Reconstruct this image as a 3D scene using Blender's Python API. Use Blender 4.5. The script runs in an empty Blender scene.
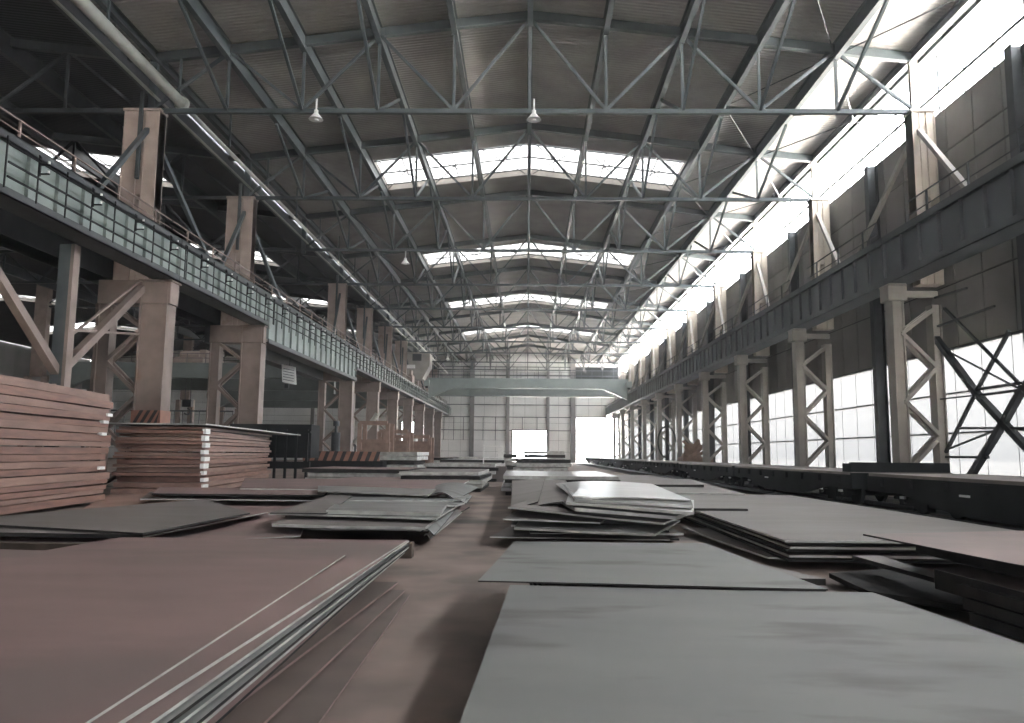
import bpy, math, random
from mathutils import Vector, Matrix
random.seed(7)
HAZE = .0009
SC = bpy.context.scene
COL = SC.collection
F = 780.0; VPX, VPY = 527.0, 454.0; ROLL = 0.010; EYE = 1.65
# ---------------------------------------------------------------- camera
a = Vector(((VPX-512)/F, -(VPY-361.5)/F, 1)).normalized()
zc = Vector((math.sin(ROLL), math.cos(ROLL), 0)); zc.z = -(a.x*zc.x + a.y*zc.y)/a.z; zc.normalize()
xc = Vector((a.y*zc.z-a.z*zc.y, a.z*zc.x-a.x*zc.z, a.x*zc.y-a.y*zc.x))
if xc.x < 0: xc = -xc
R_ = Vector((xc.x, a.x, zc.x)); U_ = Vector((xc.y, a.y, zc.y)); F_ = Vector((xc.z, a.z, zc.z))
cam = bpy.data.cameras.new('camera'); camo = bpy.data.objects.new('camera', cam); COL.objects.link(camo)
M = Matrix.Identity(4)
for i in range(3):
    M[i][0] = R_[i]; M[i][1] = U_[i]; M[i][2] = -F_[i]
M[2][3] = EYE
camo.matrix_world = M
cam.sensor_width = 36; cam.lens = 36*F/1024; cam.clip_end = 1000; cam.clip_start = .05
SC.camera = camo
def at(px, py, z):
    d = F_ + R_*((px-512)/F) + U_*((361.5-py)/F)
    t = (z-EYE)/d.z
    return Vector((d.x*t, d.y*t, z))
# ---------------------------------------------------------------- materials
def mat(name, c1, c2=None, rough=.6, scale=2.0, metal=0.0, bump=0.0, spec=.4, stretch=None, detail=6, patch=None, wave=None):
    m = bpy.data.materials.new(name); m.use_nodes = True
    nt = m.node_tree; N = nt.nodes; L = nt.links
    b = N['Principled BSDF']
    b.inputs['Roughness'].default_value = rough; b.inputs['Metallic'].default_value = metal
    b.inputs['Specular IOR Level'].default_value = spec
    if c2 is None: c2 = tuple(x*.75 for x in c1)
    g = N.new('ShaderNodeNewGeometry'); mp = N.new('ShaderNodeMapping')
    if stretch: mp.inputs['Scale'].default_value = stretch
    L.new(g.outputs['Position'], mp.inputs['Vector'])
    n = N.new('ShaderNodeTexNoise'); n.inputs['Scale'].default_value = scale; n.inputs['Detail'].default_value = detail
    L.new(mp.outputs[0], n.inputs['Vector'])
    r = N.new('ShaderNodeValToRGB'); r.color_ramp.elements[0].position = .35; r.color_ramp.elements[1].position = .65
    r.color_ramp.elements[0].color = (*c2, 1); r.color_ramp.elements[1].color = (*c1, 1)
    L.new(n.outputs['Fac'], r.inputs['Fac'])
    out = r.outputs['Color']
    if patch:   # second, larger scale blotches of another colour
        n2 = N.new('ShaderNodeTexNoise'); n2.inputs['Scale'].default_value = patch[1]; n2.inputs['Detail'].default_value = 8
        L.new(mp.outputs[0], n2.inputs['Vector'])
        r2 = N.new('ShaderNodeValToRGB'); r2.color_ramp.elements[0].position = patch[2]; r2.color_ramp.elements[1].position = patch[2]+.12
        L.new(n2.outputs['Fac'], r2.inputs['Fac'])
        mx = N.new('ShaderNodeMixRGB'); mx.inputs['Color2'].default_value = (*patch[0], 1)
        L.new(r2.outputs['Color'], mx.inputs['Fac']); L.new(out, mx.inputs['Color1']); out = mx.outputs['Color']
    L.new(out, b.inputs['Base Color'])
    if wave:
        w = N.new('ShaderNodeTexWave'); w.bands_direction = wave[0]; w.inputs['Scale'].default_value = wave[1]
        L.new(g.outputs['Position'], w.inputs['Vector'])
        bp = N.new('ShaderNodeBump'); bp.inputs['Strength'].default_value = wave[2]; bp.inputs['Distance'].default_value = .06
        L.new(w.outputs['Fac'], bp.inputs['Height']); L.new(bp.outputs[0], b.inputs['Normal'])
    elif bump:
        bp = N.new('ShaderNodeBump'); bp.inputs['Strength'].default_value = bump; bp.inputs['Distance'].default_value = .02
        L.new(n.outputs['Fac'], bp.inputs['Height']); L.new(bp.outputs[0], b.inputs['Normal'])
    return m
MT = {
 'bedshade': mat('shade_black_track_bed', (.03,.027,.025), (.018,.016,.015), .8, 2),
 'steelgreen': mat('grey_green_paint', (.062,.075,.08), (.042,.052,.056), .5, 1.5),
 'steeldark': mat('dark_steel_paint', (.04,.045,.05), (.025,.028,.031), .5, 1.5),
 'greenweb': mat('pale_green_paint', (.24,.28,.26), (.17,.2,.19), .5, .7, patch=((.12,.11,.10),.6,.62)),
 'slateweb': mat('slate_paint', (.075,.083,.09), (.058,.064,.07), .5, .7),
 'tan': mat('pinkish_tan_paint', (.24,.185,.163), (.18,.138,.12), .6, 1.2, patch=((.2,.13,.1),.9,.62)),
 'tanup': mat('tan_paint_lit_copy', (.42,.335,.295), (.33,.26,.225), .6, 1.2, patch=((.24,.16,.12),.9,.64)),  # lighter copy of the tan; light on the upper shafts is in its colour
 'cream': mat('cream_lit_column_paint', (.55,.49,.42), (.46,.40,.34), .6, 1.0),  # pale version of the column grey; light on upper faces is painted in
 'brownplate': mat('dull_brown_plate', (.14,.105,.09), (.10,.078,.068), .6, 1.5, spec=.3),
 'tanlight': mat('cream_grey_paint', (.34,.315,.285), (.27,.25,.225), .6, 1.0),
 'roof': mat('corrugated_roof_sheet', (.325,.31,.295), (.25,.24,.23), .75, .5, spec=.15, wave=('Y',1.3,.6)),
 'roofdark': mat('shade_dark_roof_sheet', (.03,.031,.035), (.02,.021,.024), .8, .4, wave=('Y',1.3,.5)),  # darkness of the unlit halls is set in this colour
 'panel': mat('grey_brown_wall_panel', (.235,.225,.215), (.18,.172,.165), .75, .35, spec=.2),
 'panelgap': mat('dark_panel_joint', (.05,.05,.05), rough=.8),
 'endpanel': mat('hazed_pale_wall_panel', (.74,.74,.72), (.64,.64,.62), .75, .3, spec=.2),  # pale panels, whitened further for distance haze
 'floor': mat('dusty_floor', (.25,.19,.165), (.15,.115,.10), .75, .8, bump=.3, patch=((.07,.058,.052),.35,.55), spec=.3),
 'ground': mat('pale_yard_ground', (.77,.735,.69), (.69,.66,.62), .9, .2),
 'mauve': mat('mauve_rust_plate', (.235,.155,.145), (.18,.125,.117), .55, 1.2, metal=0, bump=.05, spec=.35, stretch=(.5,1,1), patch=((.165,.122,.113),.7,.53)),
 'rust': mat('red_rust_plate', (.25,.135,.103), (.165,.09,.07), .6, 2.5, bump=.1, stretch=(1,.4,4)),
 'rustpale': mat('pale_rust_plate', (.28,.17,.135), (.19,.115,.092), .6, 2.0, bump=.1, stretch=(1,.4,3)),
 'grey': mat('mill_grey_plate', (.178,.178,.170), (.15,.15,.145), .6, .9, metal=0, bump=.04, spec=.3, stretch=(.6,1.6,1), patch=((.11,.10,.097),1.3,.55)),
 'greybrown': mat('grey_brown_plate', (.178,.156,.147), (.14,.12,.112), .6, .9, metal=0, bump=.05, spec=.3, stretch=(.5,1.2,1)),
 'bright': mat('bright_worn_plate', (.36,.355,.345), (.24,.235,.225), .3, 1.6, metal=.35, spec=.6, stretch=(.4,1.5,1)),
 'edge': mat('sheared_plate_edge', (.50,.50,.47), (.30,.29,.27), .5, 3.0),
 'darkedge': mat('dark_plate_edge', (.04,.036,.034), (.02,.02,.02), .8, 3.0, spec=.15),
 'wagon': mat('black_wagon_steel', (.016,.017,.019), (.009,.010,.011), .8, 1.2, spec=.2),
 'deck': mat('worn_wagon_deck', (.20,.165,.15), (.12,.10,.095), .5, 1.0),
 'timber': mat('dark_timber', (.10,.075,.06), (.06,.045,.035), .8, 4),
 'hazorange': mat('faded_hazard_orange', (.34,.16,.11), (.25,.12,.09), .6, 3),
 'hazblack': mat('hazard_black', (.035,.03,.03), rough=.6),
 'white': mat('white_enamel', (.8,.8,.78), (.72,.72,.7), .5, 3),
 'brown': mat('brown_crate_paint', (.32,.215,.175), (.22,.145,.115), .7, 2),
 'pipe': mat('pale_pipe_lagging', (.42,.42,.38), (.32,.32,.29), .5, 1.5),
 'rubber': mat('black_rubber', (.03,.03,.03), rough=.7),
 'cranelight': mat('hazed_crane_green_paint', (.30,.34,.325), (.25,.285,.27), .5, .6),  # lighter copy of the crane green with distance haze mixed in
 'craneg': mat('crane_green_paint', (.13,.145,.14), (.10,.112,.108), .5, .6),
}
def glassmat(name, transp, alb, tint=(1,1,1)):
    m = bpy.data.materials.new(name); m.use_nodes = True
    nt = m.node_tree; N = nt.nodes; L = nt.links; N.remove(N['Principled BSDF'])
    t = N.new('ShaderNodeBsdfTransparent'); t.inputs['Color'].default_value = (*tint, 1)
    s = N.new('ShaderNodeBsdfTranslucent')
    no = N.new('ShaderNodeTexNoise'); no.inputs['Scale'].default_value = .5; no.inputs['Detail'].default_value = 5
    g = N.new('ShaderNodeNewGeometry'); L.new(g.outputs['Position'], no.inputs['Vector'])
    r = N.new('ShaderNodeValToRGB'); r.color_ramp.elements[0].color = (alb*.8, alb*.81, alb*.83, 1); r.color_ramp.elements[1].color = (alb, alb, alb, 1)
    L.new(no.outputs['Fac'], r.inputs['Fac']); L.new(r.outputs[0], s.inputs['Color'])
    mx = N.new('ShaderNodeMixShader'); mx.inputs[0].default_value = transp
    L.new(s.outputs[0], mx.inputs[1]); L.new(t.outputs[0], mx.inputs[2]); L.new(mx.outputs[0], N['Material Output'].inputs['Surface'])
    return m
MT['skyglass'] = glassmat('frosted_roof_glazing', 0.0, .027)
MT['clearglass'] = glassmat('clear_wall_glazing', .88, .5)
MT['wallglass'] = glassmat('dusty_wall_glazing', .003, .034)
# ---------------------------------------------------------------- mesh builder
class MB:
    def __init__(s): s.v = []; s.f = []; s.mi = []
    def add(s, vs, fs, mi=0):
        n = len(s.v); s.v += [tuple(v) for v in vs]; s.f += [tuple(i+n for i in f) for f in fs]; s.mi += [mi]*len(fs); return s
    def box(s, x0, x1, y0, y1, z0, z1, mi=0):
        x0, x1 = min(x0, x1), max(x0, x1)
        vs = [(x,y,z) for z in (z0,z1) for y in (y0,y1) for x in (x0,x1)]
        return s.add(vs, [(0,2,3,1),(4,5,7,6),(0,1,5,4),(2,6,7,3),(0,4,6,2),(1,3,7,5)], mi)
    def bar(s, p, q, w, h=None, up=None, mi=0):
        p = Vector(p); q = Vector(q); h = h or w; d = (q-p)
        if d.length < 1e-6: return s
        d.normalize(); up = Vector(up) if up else (Vector((0,0,1)) if abs(d.z) < .95 else Vector((0,1,0)))
        sd = d.cross(up).normalized()*w/2; uu = sd.cross(d).normalized()*h/2
        vs = [p-sd-uu,p+sd-uu,p+sd+uu,p-sd+uu,q-sd-uu,q+sd-uu,q+sd+uu,q-sd+uu]
        return s.add(vs, [(0,1,2,3),(7,6,5,4),(0,4,5,1),(1,5,6,2),(2,6,7,3),(3,7,4,0)], mi)
    def angle(s, p, q, w, t=.02, up=None):   # an L-section bar
        p = Vector(p); q = Vector(q); d = (q-p).normalized(); up = Vector(up) if up else (Vector((0,0,1)) if abs(d.z) < .95 else Vector((0,1,0)))
        sd = d.cross(up).normalized(); uu = sd.cross(d).normalized()
        s.bar(p, q, w, t, up); o = sd*(w/2-t/2)+uu*(w/2)
        return s.bar(p+o, q+o, t, w, up)
    def tube(s, p, q, r, n=10, r2=None, mi=0):
        p = Vector(p); q = Vector(q); r2 = r if r2 is None else r2; d = (q-p).normalized()
        u = d.orthogonal().normalized(); v = d.cross(u); vs = []
        for c, rr in ((p,r),(q,r2)):
            for i in range(n):
                t = 2*math.pi*i/n; vs.append(c+u*math.cos(t)*rr+v*math.sin(t)*rr)
        fs = [(i,(i+1)%n,n+(i+1)%n,n+i) for i in range(n)]+[tuple(range(n))[::-1],tuple(range(n,2*n))]
        return s.add(vs, fs, mi)
    def path(s, pts, r, n=8):
        for i in range(len(pts)-1): s.tube(pts[i], pts[i+1], r, n)
        return s
    def build(s, name, m, parent=None, bevel=0, smooth=False):
        off = Vector(parent.location) if parent else Vector((0,0,0))
        pp = parent
        while pp is not None and pp.parent: pp = pp.parent; off += Vector(pp.location)
        me = bpy.data.meshes.new(name)
        me.from_pydata([tuple(Vector(v)-off) for v in s.v], [], s.f)
        for k in (m if isinstance(m, (list,tuple)) else [m]): me.materials.append(MT[k])
        for p_, i in zip(me.polygons, s.mi): p_.material_index = i
        me.update()
        o = bpy.data.objects.new(name, me); COL.objects.link(o); o.parent = parent
        if bevel:
            b = o.modifiers.new('bevel', 'BEVEL'); b.width = bevel; b.segments = 2; b.limit_method = 'ANGLE'
        return o
def tag(o, label, cat, group=None, kind=None):
    o['label'] = label; o['category'] = cat
    if group: o['group'] = group
    if kind: o['kind'] = kind
    return o
def thing(name, label, cat, loc=(0,0,0), group=None):
    o = bpy.data.objects.new(name, None); COL.objects.link(o); o.location = loc; o.empty_display_size = .3
    return tag(o, label, cat, group)
def dup(root, loc, label, group=None):
    r = root.copy(); COL.objects.link(r); r.location = loc; r['label'] = label
    if group: r['group'] = group
    for ch in list(root.children):
        c = ch.copy(); COL.objects.link(c); c.parent = r
        for g in list(ch.children):
            e = g.copy(); COL.objects.link(e); e.parent = c
    return r
def struct(o, label, cat='building'):
    o['kind'] = 'structure'; o['label'] = label; o['category'] = cat; return o
ORD = ['first','second','third','fourth','fifth','sixth','seventh','eighth','ninth','tenth','eleventh','twelfth','thirteenth','fourteenth','fifteenth','sixteenth','seventeenth','eighteenth','nineteenth','twentieth','twenty-first','twenty-second','twenty-third','twenty-fourth','twenty-fifth']
Y1, DY = 34.6, 12.49
def YK(k): return Y1+DY*(k-1)
YEND = YK(11)       # 160.2
HW = 17.7           # half span of the trusses
def zr(x): return 22.3-2.1*abs(x)/HW
# ---------------------------------------------------------------- setting
struct(MB().box(-92, 20.2, -30, YEND+.5, -.3, 0).build('floor', 'floor'), 'dusty red-brown concrete floor of the hall', 'floor')
struct(MB().box(-400, 400, -300, 500, -.6, -.32).build('ground', 'ground'), 'pale yard ground outside the windows', 'ground')
SKY = [28.0]+[YK(2)+DY/2+24.8*i for i in range(0, 4)]    # centres of the skylight strips
def roof(name, cx, m, lab, hx=18.9):
    b = MB(); t = .06; ys = [-30]
    for y in (SKY if cx == 0 else SKY[1:]): ys += [y-3, y+3]
    ys.append(YEND)
    S = 10.62
    def seg(x0, x1, y0, y1):
        z0, z1 = zr(x0)+.12, zr(x1)+.12
        b.add([(cx+x0,y0,z0),(cx+x1,y0,z1),(cx+x1,y1,z1),(cx+x0,y1,z0),(cx+x0,y0,z0+t),(cx+x1,y0,z1+t),(cx+x1,y1,z1+t),(cx+x0,y1,z0+t)],
              [(0,1,2,3),(7,6,5,4),(0,4,5,1),(1,5,6,2),(2,6,7,3),(3,7,4,0)])
    for i in range(len(ys)-1):
        if i % 2 == 0:
            seg(-hx, 0, ys[i], ys[i+1]); seg(0, hx, ys[i], ys[i+1])
        else:
            seg(-hx, -S, ys[i], ys[i+1]); seg(S, hx, ys[i], ys[i+1])
    return struct(b.build(name, m), lab, 'roof')
roof('ceiling_main', 0, 'roof', 'corrugated roof sheets over the main hall')
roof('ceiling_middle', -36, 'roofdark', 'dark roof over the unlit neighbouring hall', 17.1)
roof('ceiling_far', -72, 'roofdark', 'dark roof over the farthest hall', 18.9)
wn = 0
for cx, hall in ((0,'main hall'), (-36,'neighbouring hall'), (-72,'farthest hall')):
    for i, y in enumerate(SKY):
        if cx and i < 1: continue
        wn += 1; S = 10.62; H = .45
        pane = MB()
        for s in (-1,1):
            za, zb = zr(0)+.12+H, zr(S)+.12+H
            pane.add([(cx,y-3,za),(cx+s*S,y-3,zb),(cx+s*S,y+3,zb),(cx,y+3,za)], [(0,1,2,3)])
        w = struct(pane.build('window_%d'%wn, 'skyglass'), '%s roof glazing strip of the %s, counted from near to far'%(ORD[i], hall), 'skylight')
        fr = MB()
        for s in (-1,1):
            for yy in (y-3, y+3):
                fr.add([(cx,yy-.05,zr(0)+.1),(cx+s*S,yy-.05,zr(S)+.1),(cx+s*S,yy-.05,zr(S)+.15+H),(cx,yy-.05,zr(0)+.15+H),
                        (cx,yy+.05,zr(0)+.1),(cx+s*S,yy+.05,zr(S)+.1),(cx+s*S,yy+.05,zr(S)+.15+H),(cx,yy+.05,zr(0)+.15+H)],
                       [(0,1,2,3),(7,6,5,4),(0,4,5,1),(1,5,6,2),(2,6,7,3),(3,7,4,0)])
            fr.box(cx+s*S-.05, cx+s*S+.05, y-3, y+3, zr(S)+.1, zr(S)+.15+H)
        fr.build('window_frame', 'tanlight', w)
        gb = MB()
        for s in (-1,1):
            for yy in (y-2.3, y, y+2.3):
                gb.bar((cx,yy,zr(0)+.3),(cx+s*S,yy,zr(S)+.3),.08)
            for xa, xb in ((.3,3.4),(3.7,7.0),(7.2,10.5)):
                gb.bar((cx+s*xa,y-2.9,zr(xa)+.2),(cx+s*xb,y+2.9,zr(xb)+.2),.05)
                gb.bar((cx+s*xb,y-2.9,zr(xb)+.2),(cx+s*xa,y+2.9,zr(xa)+.2),.05)
            for xx in (5.3, 8.8, 1.8): gb.bar((cx+s*xx,y-3,zr(xx)+.1+H),(cx+s*xx,y+3,zr(xx)+.1+H),.06)
        gb.build('glazing_bars', 'steeldark', w)
# right wall
WX = 18.75
def panelwall(name, lab, axis, c, a0, a1, zs, step, m='panel', gap=.03, thick=.1, sgn=1):
    b = MB()
    n = max(1, round((a1-a0)/step)); st = (a1-a0)/n
    for i in range(n):
        for j in range(len(zs)-1):
            p0, p1 = a0+i*st+gap/2, a0+(i+1)*st-gap/2
            if axis == 'x': b.box(c, c+sgn*thick, p0, p1, zs[j]+gap/2, zs[j+1]-gap/2)
            else: b.box(p0, p1, c, c+thick, zs[j]+gap/2, zs[j+1]-gap/2)
    if axis == 'x': b.box(c+sgn*thick*.6, c+sgn*thick*1.5, a0, a1, zs[0], zs[-1], 1)
    else: b.box(a0, a1, c+thick*.6, c+thick*1.5, zs[0], zs[-1], 1)
    return struct(b.build(name, [m,'panelgap']), lab, 'wall')
YB = -30
panelwall('wall_right', 'grey-brown panel wall above the side windows', 'x', WX, YB+.2, YEND, [6.5,9.3,12.4,15.35,17.4], 12.4/6, gap=.07)
struct(MB().box(WX, WX+.25, YB, YEND, -.3, .75).build('wall_right_plinth', 'panel'), 'low plinth wall below the side windows', 'wall')
def yedges():
    ys = [YB]; k = -4
    while YK(k) < YEND-1:
        if YK(k) > YB: ys.append(YK(k))
        k += 1
    return ys+[YEND]
ye = yedges()
for i in range(len(ye)-1):
    y0, y1 = ye[i], ye[i+1]
    if i < 5: lab = 'side window bay beside and behind the viewpoint, %s of its kind'%ORD[i]
    else: lab = 'side window bay of pale panes, %s along the wall from the viewpoint'%ORD[i-5]
    wn += 1
    w = struct(MB().add([(WX+.1,y0,.75),(WX+.1,y1,.75),(WX+.1,y1,6.5),(WX+.1,y0,6.5)],[(0,1,2,3)]).build('window_%d'%wn, 'wallglass'), lab, 'window')
    b = MB(); b.box(WX, WX+.2, y0, y1, 6.42, 6.5)
    for z in (2.75, 4.5): b.box(WX+.02, WX+.16, y0, y1, z-.035, z+.035)
    n = 6
    for j in range(n+1):
        y = y0+(y1-y0)*j/n; b.box(WX+.085, WX+.1, y-.008, y+.008, .75, 6.45)
    b.build('window_frame', 'steeldark', w)
    wn += 1
    w = struct(MB().add([(WX+.1,y0,17.4),(WX+.1,y1,17.4),(WX+.1,y1,20.3),(WX+.1,y0,20.3)],[(0,1,2,3)]).build('window_%d'%wn, 'clearglass'), lab.replace('side window bay','high clerestory glazing bay'), 'window')
    b = MB(); b.box(WX, WX+.12, y0, y1, 18.27, 18.42)
    for j in range(n+1):
        y = y0+(y1-y0)*j/n; b.box(WX+.05, WX+.12, y-.02, y+.02, 17.4, 20.3)
    b.build('window_frame', 'steeldark', w)
# side far wall of farthest hall
panelwall('wall_left', 'dark wall far beyond the farthest hall', 'x', -91, YB, YEND, [0,6,12,21], 6, sgn=-1)
# wall behind viewpoint with open gates
b = MB()
b.box(-92,-6,YB-.3,YB,0,22); b.box(-6,6,YB-.3,YB,5,22.4); b.box(6,WX,YB-.3,YB,0,22)
struct(b.build('wall_front', 'panel'), 'end wall behind the viewpoint with an open gateway', 'wall')
# end wall
b = MB(); g = .04; ZS = [0,2.1,4.6,6.8,9.6,11.8,14.6,17.1,18.9]
doors = [(-2.9,4.0,0,6.35),(10.0,18.4,0,9.05),(-22.4,-20.4,0,7.9),(-25.6,-23.2,0,7.9)]
wins = [(9.3,18.6,15.8,19.4)]
def cut(x0,x1,z0,z1):
    for d in doors+wins:
        if x0 < d[1]-.05 and x1 > d[0]+.05 and z0 < d[3]-.05 and z1 > d[2]+.05: return d
    return None
xs = [-91,-85,-79,-73,-67,-61,-55,-52,-48,-44,-40,-36,-32,-29,-25.6,-23.2,-22.4,-20.4,-19,-16,-13.6,-11.2,-8.8,-6.4,-4.4,-2.9,-.5,1.8,4.0,6.4,8.8,10.0,12.5,15.2,18.4,19.3]
zs = [0,2.1,4.4,6.35,7.9,9.05,11.6,13.7,15.8,17.6,19.4,22.6]
for i in range(len(xs)-1):
    for j in range(len(zs)-1):
        if cut(xs[i],xs[i+1],zs[j],zs[j+1]): continue
        b.box(xs[i]+g/2,xs[i+1]-g/2,YEND,YEND+.1,zs[j]+g/2,zs[j+1]-g/2)
        b.box(xs[i],xs[i+1],YEND+.06,YEND+.2,zs[j],zs[j+1],1)
struct(b.build('wall_back', ['endpanel','panelgap']), 'pale panelled end wall with two bright gateways', 'wall')
b = MB()
for x, w_ in ((-18.6,.7),(-11.3,.9),(-4.0,.7),(4.2,.6),(9.3,1.0),(18.8,.5),(-28,.7),(-36,.7),(-44,.7)): b.box(x-w_/2,x+w_/2,YEND-.5,YEND-.02,0,21)
struct(b.build('trim_1', 'panel'), 'grey pilaster strips standing against the end wall', 'pilasters')
b = MB()
for z in (6.4,9.1,11.6,13.7,15.8,17.6,19.4): b.box(-18.4,18.6,YEND-.2,YEND-.02,z-.08,z+.08)
for i in range(-8,9):
    x = i*2.2; b.box(x-.05,x+.05,YEND-.15,YEND-.02,13.7,19.4)
for x in (-17,-15,-13,-9,-6.5,-1,2): b.box(x-.06,x+.06,YEND-.15,YEND-.02,4.4,9.1)
struct(b.build('trim_2', 'steelgreen'), 'thin grey rails and glazing bars across the end wall', 'rails')
for i, d in enumerate(doors):
    e = MB(); w_ = .25
    e.box(d[0]-w_,d[0],YEND-.3,YEND+.3,d[2],d[3]+w_); e.box(d[1],d[1]+w_,YEND-.3,YEND+.3,d[2],d[3]+w_); e.box(d[0],d[1],YEND-.3,YEND+.3,d[3],d[3]+w_)
    struct(e.build('door_%d'%(i+1), 'panel'), ['wide low gateway in the middle of the end wall','tall bright gateway beside the side windows','narrow bright gateway right beside the tan column row','narrow gateway in the neighbouring hall end wall'][i], 'gateway')
wn += 1
d = wins[0]; struct(MB().box(d[0],d[1],YEND+.05,YEND+.08,d[2],d[3]).build('window_%d'%wn, 'skyglass'), 'high window in the end wall above the tall gateway', 'window')
hz = bpy.data.materials.new('dusty_air'); hz.use_nodes = True; _n = hz.node_tree.nodes; _n.remove(_n['Principled BSDF'])
_v = _n.new('ShaderNodeVolumeScatter'); _v.inputs['Density'].default_value = HAZE; _v.inputs['Anisotropy'].default_value = .3; _v.inputs['Color'].default_value = (.95,.98,1,1)
hz.node_tree.links.new(_v.outputs[0], _n['Material Output'].inputs['Volume']); MT['haze'] = hz
tag(MB().box(-19.5,18.6,-5,YEND-.6,.02,22.2).build('haze','haze'), 'thin dusty haze filling the long main hall', 'haze', kind='stuff')
# ---------------------------------------------------------------- purlins
def purlin(x, y0, y1, lab, cx=0, m='steelgreen', depth=1.0):
    b = MB(); z = zr(x)+.1
    b.box(cx+x-.04,cx+x+.04,y0,y1,z-depth,z); b.box(cx+x-.13,cx+x+.13,y0,y1,z-depth-.05,z-depth+.02); b.box(cx+x-.13,cx+x+.13,y0,y1,z-.05,z)
    return tag(b.build('roof_purlin', m), lab, 'purlin', 'long roof purlins')
for i in range(-5,6):
    x = i*HW/5
    side = 'the windows' if i > 0 else 'the tan columns'
    lab = 'steel purlin running along the ridge of the roof' if i == 0 else 'long steel roof purlin, %s from the ridge toward %s'%(ORD[abs(i)-1], side)
    purlin(x if abs(i) < 5 else math.copysign(HW-.05, i), -29, YEND-.6, lab, depth=.42 if abs(i) == 5 else .75)
for i in range(-3,4,1):
    purlin(i*HW/5*1.6, 20, YEND-.6, 'long dark purlin under the neighbouring roof, %s from the tan columns'%ORD[3-i], -36, 'steeldark')
# eave fascia on the window side
tag(MB().box(18.2,18.5,-29,YEND-.6,20.0,20.2).build('eave_gutter','steelgreen'), 'grey eave gutter beam above the clerestory glazing', 'gutter')
# ---------------------------------------------------------------- trusses
ZB = 17.45
def make_truss(cx, y, label, group, full=True, m='steelgreen'):
    t = thing('roof_truss', label, 'truss', (cx, y, ZB), group)
    P = HW/5
    b = MB()
    for s in (-1,1): b.box(cx-HW,cx+HW,y+s*.09-.02,y+s*.09+.02,ZB-.1,ZB+.08)
    b.box(cx-HW,cx+HW,y-.11,y+.11,ZB-.12,ZB-.09); b.build('bottom_chord', m, t)
    b = MB()
    for s in (-1,1):
        b.bar((cx,y,zr(0)-.15),(cx+s*HW,y,zr(HW)-.15),.26,.42)
    b.build('top_chord', m, t)
    for i in range(-5,6):
        x = cx+i*P; 
        if not full and i % 2: continue
        w_ = .34 if abs(i) == 5 else .13
        MB().box(x-w_/2,x+w_/2,y-w_/3,y+w_/3,ZB-.3 if abs(i)==5 else ZB,zr(i*P)-.1).build('web_post', m if abs(i) < 5 else ('tanlight' if i > 0 and full else m), t)
    seq = [(-5,0),(-4,1),(-3,0),(-2,1),(-1,0),(0,1),(1,0),(2,1),(3,0),(4,1),(5,0)]
    for (i0,u0),(i1,u1) in zip(seq, seq[1:]):
        p = (cx+i0*P,y,(zr(i0*P)-.25) if u0 else ZB+.05); q = (cx+i1*P,y,(zr(i1*P)-.25) if u1 else ZB+.05)
        b = MB(); b.bar(Vector(p)+Vector((0,.06,0)),Vector(q)+Vector((0,.06,0)),.03,.12); b.bar(Vector(p)-Vector((0,.06,0)),Vector(q)-Vector((0,.06,0)),.03,.12); b.build('diagonal', m, t)
    if full:
        for i in (-4,-3,-2,2,3,4):
            for s in (-1,1):
                MB().bar((cx+i*P,y,ZB),(cx+i*P,y+s*5.6,zr(i*P)-.8),.13,.13).build('knee_brace', m, t)
    return t
grp = 'roof trusses across the main hall'
t0 = make_truss(0, YK(1), 'roof truss spanning the main hall, the nearest one, its bottom chord highest in view', grp)
for k in range(2,11):
    dup(t0, (0,YK(k),ZB), 'roof truss spanning the main hall, %s one counted from the nearest'%ORD[k-1], grp)
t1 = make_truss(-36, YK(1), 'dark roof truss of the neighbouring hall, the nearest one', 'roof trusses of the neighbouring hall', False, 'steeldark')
for k in range(2,11):
    dup(t1, (-36,YK(k),ZB), 'dark roof truss of the neighbouring hall, %s counted from the nearest'%ORD[k-1])
# roof bracing rods near the eaves
for k in range(0,10):
    y0, y1 = YK(k), YK(k+1)
    b = MB(); 
    for s in (1,):
        b.tube((s*14.16,y0,zr(14.16)-.45),(s*17.6,(y0+y1)/2,zr(17.6)-.45),.035,6); b.tube((s*17.6,(y0+y1)/2,zr(17.6)-.45),(s*14.16,y1,zr(14.16)-.45),.035,6)
        b.tube((s*10.62,(y0+y1)/2,zr(10.62)-.45),(s*14.16,y1,zr(14.16)-.45),.03,6)
        b.tube((s*10.62,(y0+y1)/2,zr(10.62)-.45),(s*14.16,y0,zr(14.16)-.45),.03,6)
        b.tube((s*17.7,y0+6.2,zr(17.7)-.5),(s*19.2,y0+6.2,18.8),.04,6)
    tag(b.build('bracing_rod', 'steeldark'), 'thin zigzag bracing rods under the eaves, bay %s from near'%ORD[k], 'bracing', 'bracing rods under the eaves')
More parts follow.
